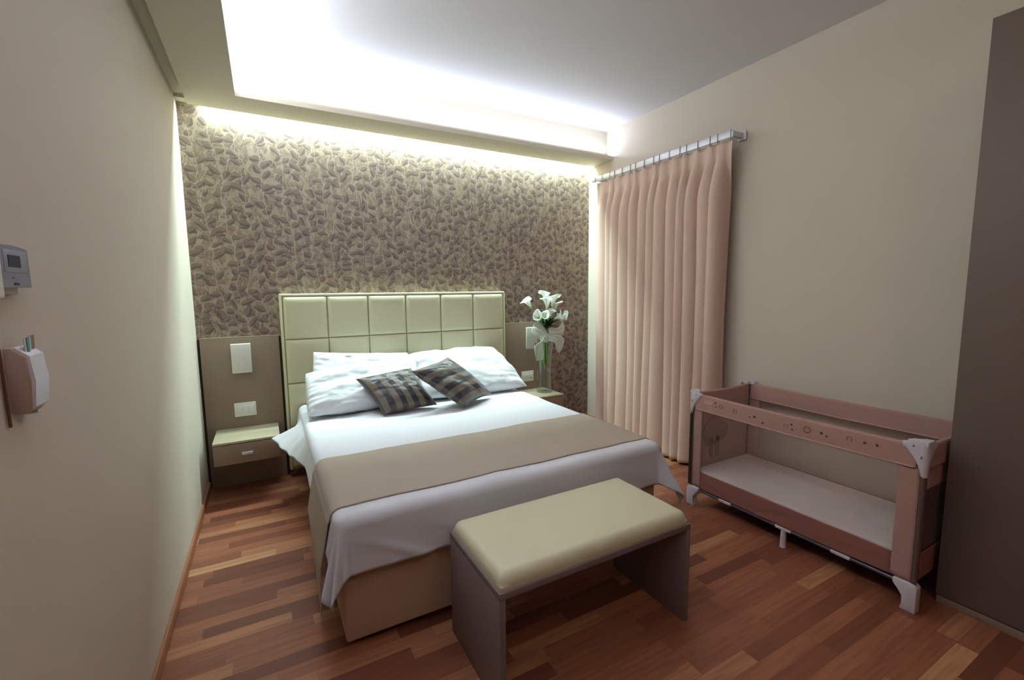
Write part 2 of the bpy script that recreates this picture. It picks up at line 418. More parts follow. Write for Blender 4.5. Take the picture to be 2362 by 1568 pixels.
# headboard: frame and padded squares
HX0, HX1, HZ = .097, 2.044, 1.452
hb = boxes('headboard', [(HX0, HX1, 3.865, 3.932, .06, HZ)], M['leather'], bed, bev=.008, seg=3)
bm = bmesh.new()
for a in ((HX0+.002, HX0+.020, 3.852, 3.868, .06, HZ-.002), (HX1-.020, HX1-.002, 3.852, 3.868, .06, HZ-.002), (HX0+.002, HX1-.002, 3.852, 3.868, HZ-.020, HZ-.002)):
    bm_box(bm, *a, bev=.006, seg=3)
link('border', finish(bm), hb, M['leather'], smooth=30)
box('seam_backing', (HX0+.02, HX1-.02, 3.858, 3.866, .07, HZ-.02), M['seam'], hb, bev=0)
bm = bmesh.new()
xs = [HX0+.023 + i*(HX1-HX0-.046)/6 for i in range(7)]
zs = [1.430, 1.098, .752, .408, .08]
def pad(bm, x0, x1, z0, z1):
    g = .0028
    x0 += g; x1 -= g; z0 += g; z1 -= g
    N = 16
    def f(u, v):
        # concentrate samples near borders
        uu = .5-.5*math.cos(PI*u); vv = .5-.5*math.cos(PI*v)
        x = x0+(x1-x0)*uu; z = z0+(z1-z0)*vv
        dx = min(x-x0, x1-x); dz = min(z-z0, z1-z)
        def rr(d): 
            t = min(1, d/.035); return math.sqrt(max(0, 1-(1-t)**2))
        h = .016*min(rr(dx), 1)*min(rr(dz), 1) + .004*math.sin(PI*uu)*math.sin(PI*vv)
        return (x, 3.857-h, z)
    bm_grid(bm, f, N, N)
for i in range(6):
    for j in range(4): pad(bm, xs[i], xs[i+1], zs[j+1], zs[j])
link('padding', finish(bm), hb, M['leather'], smooth=60)

# cloth laid over the mattress -------------------------------------------------
TOP = .585; R0 = .045
EA, EB, EC, ED = .180, 1.955, 1.765, 3.80     # outer edges of the covered block
def drape(x, y, lift=0, kind='duvet'):
    """x,y flat cloth coordinates (metres, unfolded); beyond the block edge the cloth turns down"""
    ax0, ax1, ay0 = EA+R0, EB-R0, EC+R0
    ex = max(ax0-x, 0) - max(x-ax1, 0)      # >0 left, <0 right
    ey = max(ay0-y, 0)
    px = min(max(x, ax0), ax1); py = max(y, ay0)
    z = TOP + lift
    z += .006*nz(x*2.3, y*2.3, 3) + .0025*nz(x*9, y*6, 5)
    rdg = (1-2*abs(nz(x*1.6+y*.9, y*2.6-x*.8, 21)))
    z += .004*max(0, rdg)**3 * (1 if kind == 'duvet' else .6)
    e = math.hypot(ex, ey)
    if e < 1e-9: return Vector((px, py, z))
    dx, dy = -ex/e, -ey/e
    r = R0 + lift
    q = R0*PI/2
    if e < q:
        out = r*math.sin(e/R0); dn = r*(1-math.cos(e/R0))
    else:
        L = e-q; out = r; dn = r + L
        corner = abs(ex) > 1e-9 and ey > 1e-9
        if corner:
            ph = math.atan2(ey, abs(ex))/(PI/2)
            out += L*(.10 + .30*math.sin(PI*ph)**2*(.6+.4*math.cos(6*PI*ph+.6)))
            if ex < 0: out += L*.22*math.sin(PI*ph)
        elif ey > 0:
            out += L*(.03 + .05*nz(x*3.1, y*.6, 7) + .035*nz(x*8+y*5, y*3, 9) + .05*max(0, 1-3*abs(nz(x*3.2+y*6, y*2-x, 14))))
        else:
            if kind == 'runner' and ex > 0: L *= .42 + .40*(2.475-y)/.6; dn = r + L
            out += L*(.03 + .04*nz(y*3.3, 2.2, 1))
            if kind == 'runner' and ex > 0: out += .16*(L if L < .2 else .2) + .006
            if ex > 0 and kind == 'duvet':
                # white sheet flares out above the left nightstand
                k = max(0, 1-max(0, 3.43-y)/.55)**1.3 if y < 3.43 else max(0, 1-(y-3.43)/.20)
                a = .16 + k*1.0
                Lk = L*(.62+.33*k)
                out += math.sin(a)*Lk + .005*math.sin(y*50)*min(1, k*2)*sst(0, .15, L)
                dn = r + math.cos(a)*Lk
    return Vector((px+dx*out, py+dy*out, z-dn))
def cloth(name, sx, sy, nx, ny, m, lift=0, kind='duvet', thick=.004, parent=None):
    bm = bmesh.new()
    bm_grid(bm, lambda u, v: drape(*( (a, b) if not callable(sx) else (a, b) for a, b in [(sx[0]+(sx[1]-sx[0])*u, sy[0]+(sy[1]-sy[0])*v)]).__next__(), lift, kind), nx, ny)
    me = finish(bm)
    o = link(name, me, parent, m, smooth=80)
    md = o.modifiers.new('thickness', 'SOLIDIFY'); md.thickness = thick; md.offset = -1
    return o
q = R0*PI/2 - R0
LF = .185+q+R0*0
duv = cloth('bed_sheet', (EA-.235, EB+.24), (EC-.215, ED), 190, 200, M['white'], 0)
tag(duv, 'white cotton sheet draped over the double bed, hanging at the foot', 'bed sheet')
run = cloth('bed_runner', (EA-.50, EB+.30), (1.865, 2.475), 200, 60, M['runner'], .006, 'runner', .004)
tag(run, 'taupe bed runner laid across the foot half of the bed', 'bed runner')

# pillows -------------------------------------------------------------------
def pillow(name, cs, th, m, label, cat, group=None, seed=0, uv=False, bulge=.5, wr=.006, sag=0, parent=None, edge_out=.04):
    A, B, C_, D = [Vector(c) for c in cs]      # A top-left, B top-right, C bottom-right, D bottom-left
    nrm = (B-A).cross(D-A).normalized()
    if nrm.y > 0: nrm = -nrm                     # front side faces the camera (-y)
    bm = bmesh.new(); uvl = bm.loops.layers.uv.new('UVMap')
    N = 44
    def side(sgn):
        def f(u, v):
            a = 2*u-1; b = 2*v-1
            # edges drawn in between the corners
            pin = edge_out
            uu = .5+.5*a*(1-pin*(1-b*b)); vv = .5+.5*b*(1-pin*(1-a*a))
            P = (A*(1-uu)+B*uu)*(1-vv) + (D*(1-uu)+C_*uu)*vv
            h = ((1-abs(a)**2.6)*(1-abs(b)**2.6))
            h = max(h, 0)**bulge
            rg = lambda q1, q2, q3: 1-2*abs(nz(q1, q2, q3))
            w = wr*(nz(a*2.2+seed, b*2.2, seed)*1.3 + .55*rg(a*2.1+b*1.2+seed, b*4.5-a, seed+3) + .3*rg(a*6-b*2, b*7, seed+5) + .2*nz(a*14, b*14, seed))
            rim = 1-(1-abs(a))*(1-abs(b))
            hh = th/2*h*(1+.15*nz(a*1.5, b*1.5, seed+9)) + w*min(1, h*2)
            P = P + nrm*sgn*hh + Vector((0, 0, 0))
            return P
        return f
    f1 = side(1); f2 = side(-1)
    bm_grid(bm, f1, N, N, uvl=uvl); bm_grid(bm, f2, N, N, uvl=uvl)
    bmesh.ops.remove_doubles(bm, verts=bm.verts, dist=.0004)
    o = link(name, finish(bm), parent, m, smooth=70)
    return tag(o, label, cat, group)
PG = 'white bed pillows'
pillow('pillow', [(.31, 3.765, 1.00), (1.05, 3.775, .940), (1.10, 3.60, .64), (.22, 3.58, .63)], .10, M['pillow'],
       'white pillow at the left, rear one, its top corner peaking against the headboard', 'pillow', PG, 1, bulge=.48, wr=.014, edge_out=.04)
pillow('pillow', [(.233, 3.58, .865), (1.08, 3.64, .922), (1.00, 3.34, .630), (.214, 3.26, .622)], .16, M['pillow'],
       'white pillow at the left, front one, leaning behind the striped cushions', 'pillow', PG, 4, bulge=.46, wr=.017, edge_out=-.02)
pillow('pillow', [(1.04, 3.76, .925), (1.86, 3.76, .930), (1.98, 3.34, .622), (1.06, 3.36, .622)], .17, M['pillow'],
       'white pillow on the right half of the bed, standing alone', 'pillow', PG, 8, bulge=.46, wr=.017, edge_out=-.02)
CG = 'striped cushions on the bed'
pillow('cushion', [(.540, 3.33, .838), (.955, 3.36, .875), (1.095, 3.17, .610), (.682, 3.12, .606)], .16, stripe_material('cushion_stripes_a', 0, 4.6, .1),
       'dark brown striped cushion, left one, partly under the other', 'cushion', CG, 12, wr=.006, bulge=.5, edge_out=.07)
pillow('cushion', [(.890, 3.14, .890), (1.236, 3.30, .942), (1.585, 3.24, .622), (1.240, 2.99, .612)], .16, stripe_material('cushion_stripes_b', 1, 4.6, .3),
       'dark brown striped cushion, right one, lying over the other', 'cushion', CG, 15, wr=.006, bulge=.5, edge_out=.06)

# ------------------------------------------------------------------ bedside panels and nightstands
def bedside(x0, x1, sgn, side, lampx, switchx, nsx):
    p = thing('wall_panel', 'brown bedside wall panel %s the headboard' % ('left of' if side == 'left' else 'right of'), 'wall panel', ((x0+x1)/2, 3.93, 0), 'bedside wall panels')
    box('board', (x0, x1, 3.917, 3.9319, .0, 1.131), M['taupe'], p, bev=.0015)
    box('painted_shade', (x0-.014, x1+.014 if side == 'left' else x1+.004, 3.932, 3.9367, .0, 1.125), M['dark'], p, bev=0)  # dark sheet standing in for the black shade along the board's edges
    box('top_edge', (x0, x1, 3.9165, 3.9365, 1.1315, 1.135), M['taupe_top'], p, bev=0)
    l = thing('wall_lamp', 'white rectangular wall lamp %s' % ('above the empty left nightstand' if side == 'left' else 'half hidden behind the lily bouquet'), 'wall lamp', (lampx+.063, 3.9165, .87), 'bedside wall lamps')
    box('mount', (lampx+.03, lampx+.096, 3.885, 3.9165, .90, 1.05), M['plate'], l, bev=.002)
    bm = bmesh.new(); bm_prism(bm, [(3.885, .868), (3.868, .868), (3.862, 1.084), (3.885, 1.088)], 0, lampx, lampx+.128, bev=.002)
    link('shade', finish(bm), l, M['plate'], smooth=30)
    s = thing('switch_plate', 'white switch and socket plate %s' % ('on the left bedside panel' if side == 'left' else 'on the right bedside panel beside the glass vase'), 'switch', (switchx+.07, 3.9165, .53), 'bedside switch plates')
    box('frame', (switchx, switchx+.144, 3.909, 3.9165, .528, .634), M['plate'], s, bev=.003)
    for k in range(3): box('button', (switchx+.016+k*.038, switchx+.052+k*.038, 3.906, 3.910, .555, .607), M['plate'], s, bev=.0015)
    if side == 'right': box('indicator', (switchx+.106, switchx+.118, 3.9045, 3.907, .560, .566), M['dark'], s, bev=0)
    n = thing('nightstand', 'wall-hung taupe nightstand with one drawer %s' % ('on the left of the bed, top empty' if side == 'left' else 'on the right of the bed, under the glass vase'), 'nightstand', (nsx+.2, 3.73, .28), 'nightstands')
    box('carcass', (nsx+.004, nsx+.404, 3.572, 3.916, .284, .426), M['taupe'], n, bev=.0015)
    box('top', (nsx, nsx+.408, 3.553, 3.9165, .4275, .443), M['taupe_top'], n, bev=.0015)
    d = box('drawer', (nsx+.002, nsx+.406, 3.553, 3.570, .284, .4235), M['taupe'], n, bev=.0015)
    bm = bmesh.new()
    hx = nsx+.204
    bm_box(bm, hx-.034, hx+.034, 3.531, 3.537, .345, .365, bev=.002)
    bm_box(bm, hx-.030, hx-.022, 3.536, 3.553, .350, .360); bm_box(bm, hx+.022, hx+.030, 3.536, 3.553, .350, .360)
    h = link('handle', finish(bm), d, M['steel'], smooth=30); h['label'] = 'small brushed steel handle'
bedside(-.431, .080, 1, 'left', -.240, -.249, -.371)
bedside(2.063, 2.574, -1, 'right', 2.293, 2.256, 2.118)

# ------------------------------------------------------------------ vase with callas
vx, vy, vz = 2.415, 3.735, .4435
prof = [(.001, vz), (.078, vz), (.080, vz+.004), (.072, vz+.10), (.070, vz+.22), (.078, vz+.36), (.098, vz+.50), (.0955, vz+.50), (.0755, vz+.36), (.0675, vz+.22), (.069, vz+.10), (.074, vz+.018), (.001, vz+.016)]
v = lathe('vase', prof, vx, vy, M['glass'], None, 48)
tag(v, 'tall clear glass vase on the right nightstand holding the lilies', 'vase')
bq = thing('calla_lily_bouquet', 'bouquet of white calla lilies with organza ribbon in the glass vase', 'flowers', (vx, vy, .70))
KN = Vector((vx+.0, vy-.0, 1.0))
def curve(p0, p1, p2, n=12):
    return [((1-t)**2)*p0 + 2*t*(1-t)*p1 + t*t*p2 for t in (i/n for i in range(n+1))]
def calla(tip, lean, size, face):
    """stem from the vase through the knot up to the flower; spathe opens towards lean"""
    tip = Vector(tip)
    a = random.uniform(0, 2*PI); foot = Vector((vx+.04*math.cos(a), vy+.04*math.sin(a), .70+random.uniform(0, .04)))
    kn = KN + Vector((random.uniform(-.022, .022), random.uniform(-.02, .02), 0))
    lean = Vector(lean).normalized()
    basep = tip - lean*size
    pts = curve(foot, (foot+kn)/2, kn, 6)[:-1] + curve(kn, kn+(kn-foot)*.35, basep, 10)
    fl = bpy.data.objects.new('lily_flower', None); COL.objects.link(fl); fl.parent = bq; ORG[fl.name] = ORG[bq.name]
    tube('stem', pts, .0062, M['stem'], fl, 8)
    # spathe
    w = lean; s = Vector(face); s = (s-w*s.dot(w)).normalized(); t = w.cross(s)
    bm = bmesh.new()
    def f(u, v_):
        ang = 2*PI*u*1.06
        long = .92 + .62*(.5+.5*math.cos(ang))**2.2          # lip longer on the face side (s)
        rad = size*(.07 + .15*v_ + .27*v_**3.0)*(1+.15*math.cos(ang)) * (1+.05*math.sin(5*ang)*v_)
        hgt = size*v_*long - size*.75*max(0, v_-.7)**1.2*(1+math.cos(ang))
        curl = 1+.03*u
        return basep + w*hgt + (s*math.cos(ang)+t*math.sin(ang))*rad*curl
    bm_grid(bm, f, 28, 14)
    o = link('spathe', finish(bm), fl, M['petal'], smooth=80)
    md = o.modifiers.new('t', 'SOLIDIFY'); md.thickness = .0015
    tube('spadix', [basep+w*size*.15, basep+w*size*.75], [.006, .0045], M['spadix'], fl, 8)
    # green throat
    tube('calyx', [basep-w*size*.12, basep+w*size*.04, basep+w*size*.2], [.007, size*.085, size*.105], M['stem'], fl, 12)
def vp(u, v, y=3.735):
    """point on the plane y from the pixel position measured in the reference"""
    px, py = u, v
    cx, cz = 2.415, .70
    return Vector(((px-1254.5)/196.5*1.0+2.415, y, 1.083-(py-757)/196.5*1.02))
calla((2.18, 3.69, 1.372), (-.75, -.2, .75), .115, (-1, -.5, .1))
calla((2.43, 3.74, 1.440), (-.10, .1, 1), .12, (-1, -.3, .1))
calla((2.395, 3.66, 1.385), (-.25, -.2, 1), .125, (-.9, -.6, 0))
calla((2.51, 3.70, 1.405), (.12, -.1, 1), .13, (.2, -1, 0))
calla((2.55, 3.72, 1.345), (.25, -.1, 1), .12, (1, -.4, 0))
calla((2.44, 3.62, 1.270), (0, -.55, .8), .085, (-.2, -1, .2))
calla((2.27, 3.64, 1.215), (-.8, -.5, .35), .105, (-.6, -.6, .8))
calla((2.35, 3.62, 1.225), (-.45, -.6, .5), .09, (0, -.8, .8))
calla((2.55, 3.62, 1.215), (.5, -.6, .4), .10, (.3, -.8, .8))
calla((2.63, 3.66, 1.20), (.85, -.3, .25), .10, (.5, -.6, .8))
for i in range(12):
    a = 2*PI*i/12+random.uniform(-.2, .2); rr = random.uniform(.02, .052)
    ft_ = Vector((vx+rr*math.cos(a), vy+rr*math.sin(a), .69+random.uniform(0, .06)))
    kp = KN+Vector((.025*math.cos(a), .025*math.sin(a), .02)); tube('cut_stem', curve(ft_, (ft_+kp)/2+Vector((0, 0, 0)), kp+(kp-ft_)*.25, 8), .0068, M['stem'], bq, 8)
# dark foliage
for i in range(46):
    a = random.uniform(0, 2*PI); el = random.uniform(.15, 1.2)
    d = Vector((math.cos(a)*math.cos(el), math.sin(a)*math.cos(el), math.sin(el)))
    root = KN+Vector((.02, -.01, .07)); L = random.uniform(.09, .15); wv = d.cross(Vector((0, 0, 1))).normalized(); up = wv.cross(d)
    bm = bmesh.new()
    bm_grid(bm, lambda u, v_: root + d*L*v_ + wv*(u-.5)*.085*math.sin(PI*min(1, v_*.97+.03))**.8 + up*(.02*math.sin(PI*v_)+.012*abs(u-.5)), 4, 8)
    o = link('leaf', finish(bm), bq, M['leafg'], smooth=80)
    o.modifiers.new('t', 'SOLIDIFY').thickness = .001
def ribbon(path, widths, name='ribbon'):
    bm = bmesh.new(); n = len(path)-1
    pts = [Vector(p) for p in path]
    def ev(t):
        x = t*n; i = min(int(x), n-1); f = x-i
        p0, p1, p2, p3 = pts[max(i-1, 0)], pts[i], pts[i+1], pts[min(i+2, n)]
        return .5*((2*p1)+(p2-p0)*f+(2*p0-5*p1+4*p2-p3)*f*f+(3*p1-p0-3*p2+p3)*f**3)
    def W(t):
        x = t*n; i = min(int(x), n-1); f = x-i; return Vector(widths[i])*(1-f)+Vector(widths[i+1])*f
    def fn(u, v_):
        c = ev(u); w = W(u)
        return c + w*(v_-.5) + Vector((0, -.004, 0))*math.sin(v_*14+u*9)
    bm_grid(bm, fn, 40, 10)
    o = link(name, finish(bm), bq, M['organza'], smooth=80)
    o.modifiers.new('t', 'SOLIDIFY').thickness = .0008
# collar loop round the foliage, bow loops, tails
ribbon([(2.40, 3.63, 1.04), (2.50, 3.62, 1.045), (2.58, 3.65, 1.08), (2.62, 3.70, 1.15), (2.61, 3.78, 1.20)], [(0, 0, .10), (0, 0, .10), (-.02, 0, .11), (-.03, 0, .12), (-.02, 0, .05)])
ribbon([(2.40, 3.63, 1.0), (2.30, 3.62, 1.035), (2.23, 3.64, 1.09), (2.27, 3.66, 1.14), (2.34, 3.66, 1.08), (2.40, 3.65, 1.01)], [(0, 0, .06), (.02, 0, .09), (.03, 0, .06), (.03, 0, .04), (.03, 0, .07), (0, 0, .06)])
ribbon([(2.38, 3.62, 1.01), (2.31, 3.60, .99), (2.27, 3.60, .93), (2.275, 3.60, .85), (2.28, 3.60, .79)], [(.03, 0, .05), (.05, 0, .06), (.10, 0, 0), (.10, 0, 0), (.075, 0, .01)])
ribbon([(2.38, 3.62, 1.0), (2.46, 3.60, .99), (2.51, 3.60, .96), (2.51, 3.60, .90), (2.505, 3.60, .85)], [(0, 0, .06), (.05, 0, .07), (.11, 0, .05), (.08, 0, .03), (.015, 0, .01)])
bm = bmesh.new()
bm_grid(bm, lambda u, v_: KN + Vector((.055*math.cos(2*PI*u)-.01, .055*math.sin(2*PI*u)-.05, -.01+.07*(v_-.5)+.006*math.sin(8*PI*u))), 32, 6, closed_u=True)
link('ribbon_knot', finish(bm), bq, M['organza'], smooth=80)

# ------------------------------------------------------------------ curtain
cy0, cy1 = 2.150, 3.665
NR = 17
rail = thing('curtain_rail', 'flat steel curtain rail on wall bracket above the pink curtain', 'curtain rail', (3.0, 2.9, 2.52))
box('rail', (2.988, 3.000, cy0, 3.72, 2.532, 2.580), M['steel'], rail, bev=.001)
br = boxes('bracket', [(3.000, 3.112, cy0+.002, cy0+.030, 2.538, 2.574)], M['steel'], rail, bev=.002)
box('wall_mount', (3.108, XR, cy0-.016, cy0+.046, 2.524, 2.588), M['steel'], rail, bev=.003)
box('bracket', (3.000, XR, 3.66, 3.685, 2.538, 2.574), M['steel'], rail, bev=.002)
cu = thing('curtain', 'dusty pink pleated floor-length curtain hanging from steel rail', 'curtain', (3.0, 2.9, .02))
bm = bmesh.new()
rings = [cy0+.015 + (cy1-cy0-.03)*((i+.5*math.sin(i*2.1)*.35)/(NR-1)) for i in range(NR)]
def cfn(u, v_):
    z = 2.520 - (2.520-.022)*v_
    s = u*(NR-1)
    i = min(int(s), NR-2); f = s-i
    y = rings[i]*(1-f)+rings[i+1]*f
    low = sst(0, .16, v_)
    # merge some of the pleats towards the bottom
    ph = 2*PI*s*(13.5/(NR-1)) + low*(1.0*math.sin(s*1.3+1)+1.6*nz(s*.45, v_*.9, 2))
    amp = .012 + .050*low + .018*low*nz(s*.6, v_*1.5, 5)
    pinch = math.exp(-((v_-.035)/.02)**2)
    w = math.sin(ph)
    w = math.copysign(abs(w)**.75, w)
    x = 3.008 + amp*w*(1-.5*pinch) + .008*nz(s*.3, v_*2, 8)
    y += .026*low*math.cos(ph+.6)*sst(0, .05, u) + .01*low*nz(s*.5, v_*1.2, 11)
    y = y + .022*low*(1-u)**6
    return (x, y, z)
bm_grid(bm, cfn, (NR-1)*18, 90)
o = link('fabric', finish(bm), cu, M['curtain'], smooth=80)
o.modifiers.new('t', 'SOLIDIFY').thickness = .0015
for i, y in enumerate(rings):
    bm = bmesh.new()
    bm_tube(bm, [(2.984, y, 2.515), (2.984, y, 2.584), (3.004, y, 2.584), (3.004, y, 2.515), (2.984, y, 2.515)], .0022, 6)
    link('ring', finish(bm), cu, M['darksteel'], smooth=40)

# ------------------------------------------------------------------ bench
b0, b1, c0, c1 = .625, 1.554, 1.242, 1.700
be = thing('bench', 'upholstered bench with cream seat and grey brown sides at the bed foot', 'bench', ((b0+b1)/2, (c0+c1)/2, 0))
box('side_panel', (b0, b0+.022, c0, c1, 0, .4275), M['benchlam'], be, bev=.001)
box('side_panel', (b1-.022, b1, c0, c1, 0, .4275), M['benchlam'], be, bev=.001)
box('top_board', (b0, b1, c0, c1, .428, .452), M['benchlam'], be, bev=.001)
bm = bmesh.new()
def seatf(u, v_):
    a = 2*u-1; b = 2*v_-1
    hx = (b1-b0)/2-.006; hy = (c1-c0)/2-.006
    # cosine spacing towards the rim
    sa = math.sin(a*PI/2); sb = math.sin(b*PI/2)
    x = sa*hx; y = sb*hy
    d = min(hx-abs(x), hy-abs(y))
    rc = .036
    dx = max(0, rc-(hx-abs(x))); dy = max(0, rc-(hy-abs(y)))
    r = math.hypot(dx, dy) if dx > 0 and dy > 0 else max(dx, dy)
    r = min(r, rc)
    z = .466 + .040*math.sqrt(max(0, 1-(r/rc)**2.2)) + .003*(1-a*a)*(1-b*b)
    if dx > 0 and dy > 0 and math.hypot(dx, dy) > rc:
        k = rc/math.hypot(dx, dy); x = math.copysign(hx-rc+dx*k, x); y = math.copysign(hy-rc+dy*k, y)
        x = math.copysign(abs(x)+.009*(1-k)*2, x); y = math.copysign(abs(y)+.009*(1-k)*2, y)
    return ((b0+b1)/2+x, (c0+c1)/2+y, z)
vs = bm_grid(bm, seatf, 70, 50)
rim = [vs[i][0] for i in range(71)]+[vs[70][j] for j in range(1, 51)]+[vs[i][50] for i in range(69, -1, -1)]+[vs[0][j] for j in range(49, 0, -1)]
low = [bm.verts.new((v_.co.x, v_.co.y, .4530)) for v_ in rim]
for i in range(len(rim)):
    j = (i+1) % len(rim); bm.faces.new((rim[i], rim[j], low[j], low[i]))
bm.faces.new(low)
o = link('seat_cushion', finish(bm), be, M['seat'], smooth=60); o['label'] = 'padded cream leatherette seat'

# ------------------------------------------------------------------ playpen
px0, px1, py0, py1, pz = 2.476, 3.062, .790, 1.985, .772
pen = thing('playpen', 'dusty pink folding playpen with mesh sides and pale plastic corners', 'playpen', ((px0+px1)/2, (py0+py1)/2, 0))
def band(name, a, b, outn, z0=.668, z1=.772, th=.026):
    """padded rail cover between two points"""
    a = Vector(a); b = Vector(b); d = (b-a); n = Vector(outn)
    prof = []
    for k in range(9):
        t = PI*k/8; prof.append((math.cos(t)*th/2, z1-th/2+math.sin(t)*th/2))
    prof = prof + [(-th/2, z0), (-th/2+.012, z0), (-.0, z0+.0), (th/2, z0)]
    bm = bmesh.new(); N = 60
    def f(u, v_):
        p, z = prof[round(v_*len(prof)) % len(prof)]
        c = a + d*u
        q_ = .0025*nz(u*18, z*30, a.x)
        sagz = -.006*math.sin(PI*u)
        return c + n*(p*(1+.0) + q_) + Vector((0, 0, z+sagz))
    bm_grid(bm, f, N, len(prof))
    return link(name, finish(bm), pen, M['pen'], smooth=50)
fb = band('rail_cover', (px0, py0+.02, 0), (px0, py1-.02, 0), (1, 0, 0))
rb = band('rail_cover', (px1, py0+.02, 0), (px1, py1-.02, 0), (1, 0, 0))
band('rail_cover', (px0+.02, py0, 0), (px1-.02, py0, 0), (0, 1, 0))
band('rail_cover', (px0+.02, py1, 0), (px1-.02, py1, 0), (0, 1, 0), z0=.60)
# piping under the rail covers
for xx in (px0-.012, px1-.013):
    tube('piping', [(xx, py0+.03, .667), (xx, (py0+py1)/2, .661), (xx, py1-.03, .667)], .0034, M['pipe'], pen, 8)
# fabric walls: strips round the mesh windows
def sheet(name, x0, x1, y0, y1, zz, m, th=.004, wave=.0025):
    """vertical fabric sheet between two plan points, zz: function u -> (z0,z1)"""
    bm = bmesh.new(); A = Vector((x0, y0, 0)); B = Vector((x1, y1, 0)); n = (B-A).cross(Vector((0, 0, 1))).normalized()
    L = (B-A).length
    def f(u, v_):
        z0, z1 = zz(u); z = z0+(z1-z0)*v_
        return A+(B-A)*u + Vector((0, 0, z)) + n*wave*nz(u*L*14, z*26, x0+y0)
    bm_grid(bm, f, max(6, int(L*50)), 24)
    o = link(name, finish(bm), pen, m, smooth=60)
    o.modifiers.new('t', 'SOLIDIFY').thickness = th
    return o
wy0, wy1 = .872, 1.918
bot = lambda y: .135 - .012*math.sin(PI*(y-py0)/(py1-py0)) + (.0)
sheet('side_fabric', px0, px0, py0+.006, wy0, lambda u: (bot(py0), .67), M['pen'])
sheet('side_fabric', px0, px0, wy1, py1-.006, lambda u: (bot(py1), .67), M['pen'])
sheet('lower_fabric', px0+.002, px0+.002, wy0, wy1, lambda u: (bot(wy0+(wy1-wy0)*u), .242), M['pen_dark'], wave=.003)
sheet('mesh_window', px0+.001, px0+.001, wy0, wy1, lambda u: (.238, .67), M['mesh'], th=.001, wave=.001)
sheet('side_fabric', px1, px1, py0+.006, py0+.075, lambda u: (bot(py0), .67), M['pen'])
sheet('side_fabric', px1, px1, py1-.085, py1-.006, lambda u: (bot(py1), .67), M['pen'])
sheet('lower_fabric', px1, px1, py0+.075, py1-.085, lambda u: (.13, .245), M['pen_dark'])
sheet('mesh_window', px1, px1, py0+.075, py1-.085, lambda u: (.24, .67), M['mesh'], th=.001, wave=.001)
endf = sheet('end_fabric', px0+.006, px1-.006, py1, py1, lambda u: (.13, .62), M['pen'])
# near end: fabric frame with darker mesh
sheet('end_fabric', px0+.006, px0+.05, py0, py0, lambda u: (.13, .67), M['pen_dark'])
sheet('end_fabric', px1-.05, px1-.006, py0, py0, lambda u: (.13, .67), M['pen_dark'])
sheet('end_fabric', px0+.05, px1-.05, py0, py0, lambda u: (.13, .26), M['pen_dark'])
sheet('end_fabric', px0+.05, px1-.05, py0, py0, lambda u: (.56, .67), M['pen'])
sheet('end_mesh', px0+.05, px1-.05, py0, py0, lambda u: (.26, .56), M['mesh_d'], th=.001, wave=.001)
# rounded silhouette print inside the far end
bm = bmesh.new()
pts = []
for k in range(28):
    t = 2*PI*k/28
    rr = .085*(1+.10*math.cos(3*t+.5)+.05*math.sin(5*t))
    pts.append((px0+.215+rr*1.5*math.cos(t), .475+rr*1.15*math.sin(t)))
bm_prism(bm, pts, 1, py1-.0085, py1-.006)
bm_prism(bm, [(px0+.155, .44), (px0+.20, .44), (px0+.20, .29), (px0+.165, .29)], 1, py1-.0085, py1-.006)
bm_prism(bm, [(px0+.22, .44), (px0+.27, .44), (px0+.262, .295), (px0+.225, .29)], 1, py1-.0085, py1-.006)
o = link('printed_silhouette', finish(bm), endf, mat('playpen_silhouette_print', (140, 106, 100), .85)); o['label'] = 'darker rounded silhouette print'
# little printed motifs on the front rail cover
def disc(y, z, r):
    x = px0-.0162; n = 18; bm = bmesh.new()
    bm_prism(bm, [(y+r*math.cos(2*PI*k/n), z+r*math.sin(2*PI*k/n)) for k in range(n)], 0, x, x+.0025)
    link('printed_dot', finish(bm), fb, M['print'])
for y, z, r in ((1.815, .738, .006), (1.812, .712, .004), (1.585, .705, .004), (1.555, .712, .007), (1.505, .690, .006), (1.345, .722, .005), (1.340, .694, .005), (1.195, .716, .007), (1.170, .706, .005), (1.005, .722, .006), (.955, .724, .006)):
    disc(y, z, r)
for y, z, r in ((1.775, .722, .012), (1.265, .716, .016)):
    tube('printed_ring', [(px0-.0145, y+r*(1+.10*math.cos(12*PI*k/36))*math.cos(2*PI*k/36), z+r*(1+.10*math.cos(12*PI*k/36))*math.sin(2*PI*k/36)) for k in range(37)], .0012, M['print'], fb, 6)
for y, z in ((1.375, .705), (1.07, .722), (1.68, .715)):
    tube('printed_square', [(px0-.0145, y-.01, z-.01), (px0-.0145, y-.01, z+.01), (px0-.0145, y+.01, z+.01), (px0-.0145, y+.01, z-.01)], .0012, M['print'], fb, 6)
bm = bmesh.new(); bm_box(bm, px0-.0158, px0-.013, 1.835, 1.895, .715, .742, bev=.001)
link('pale_tag', finish(bm), fb, M['print_l'])
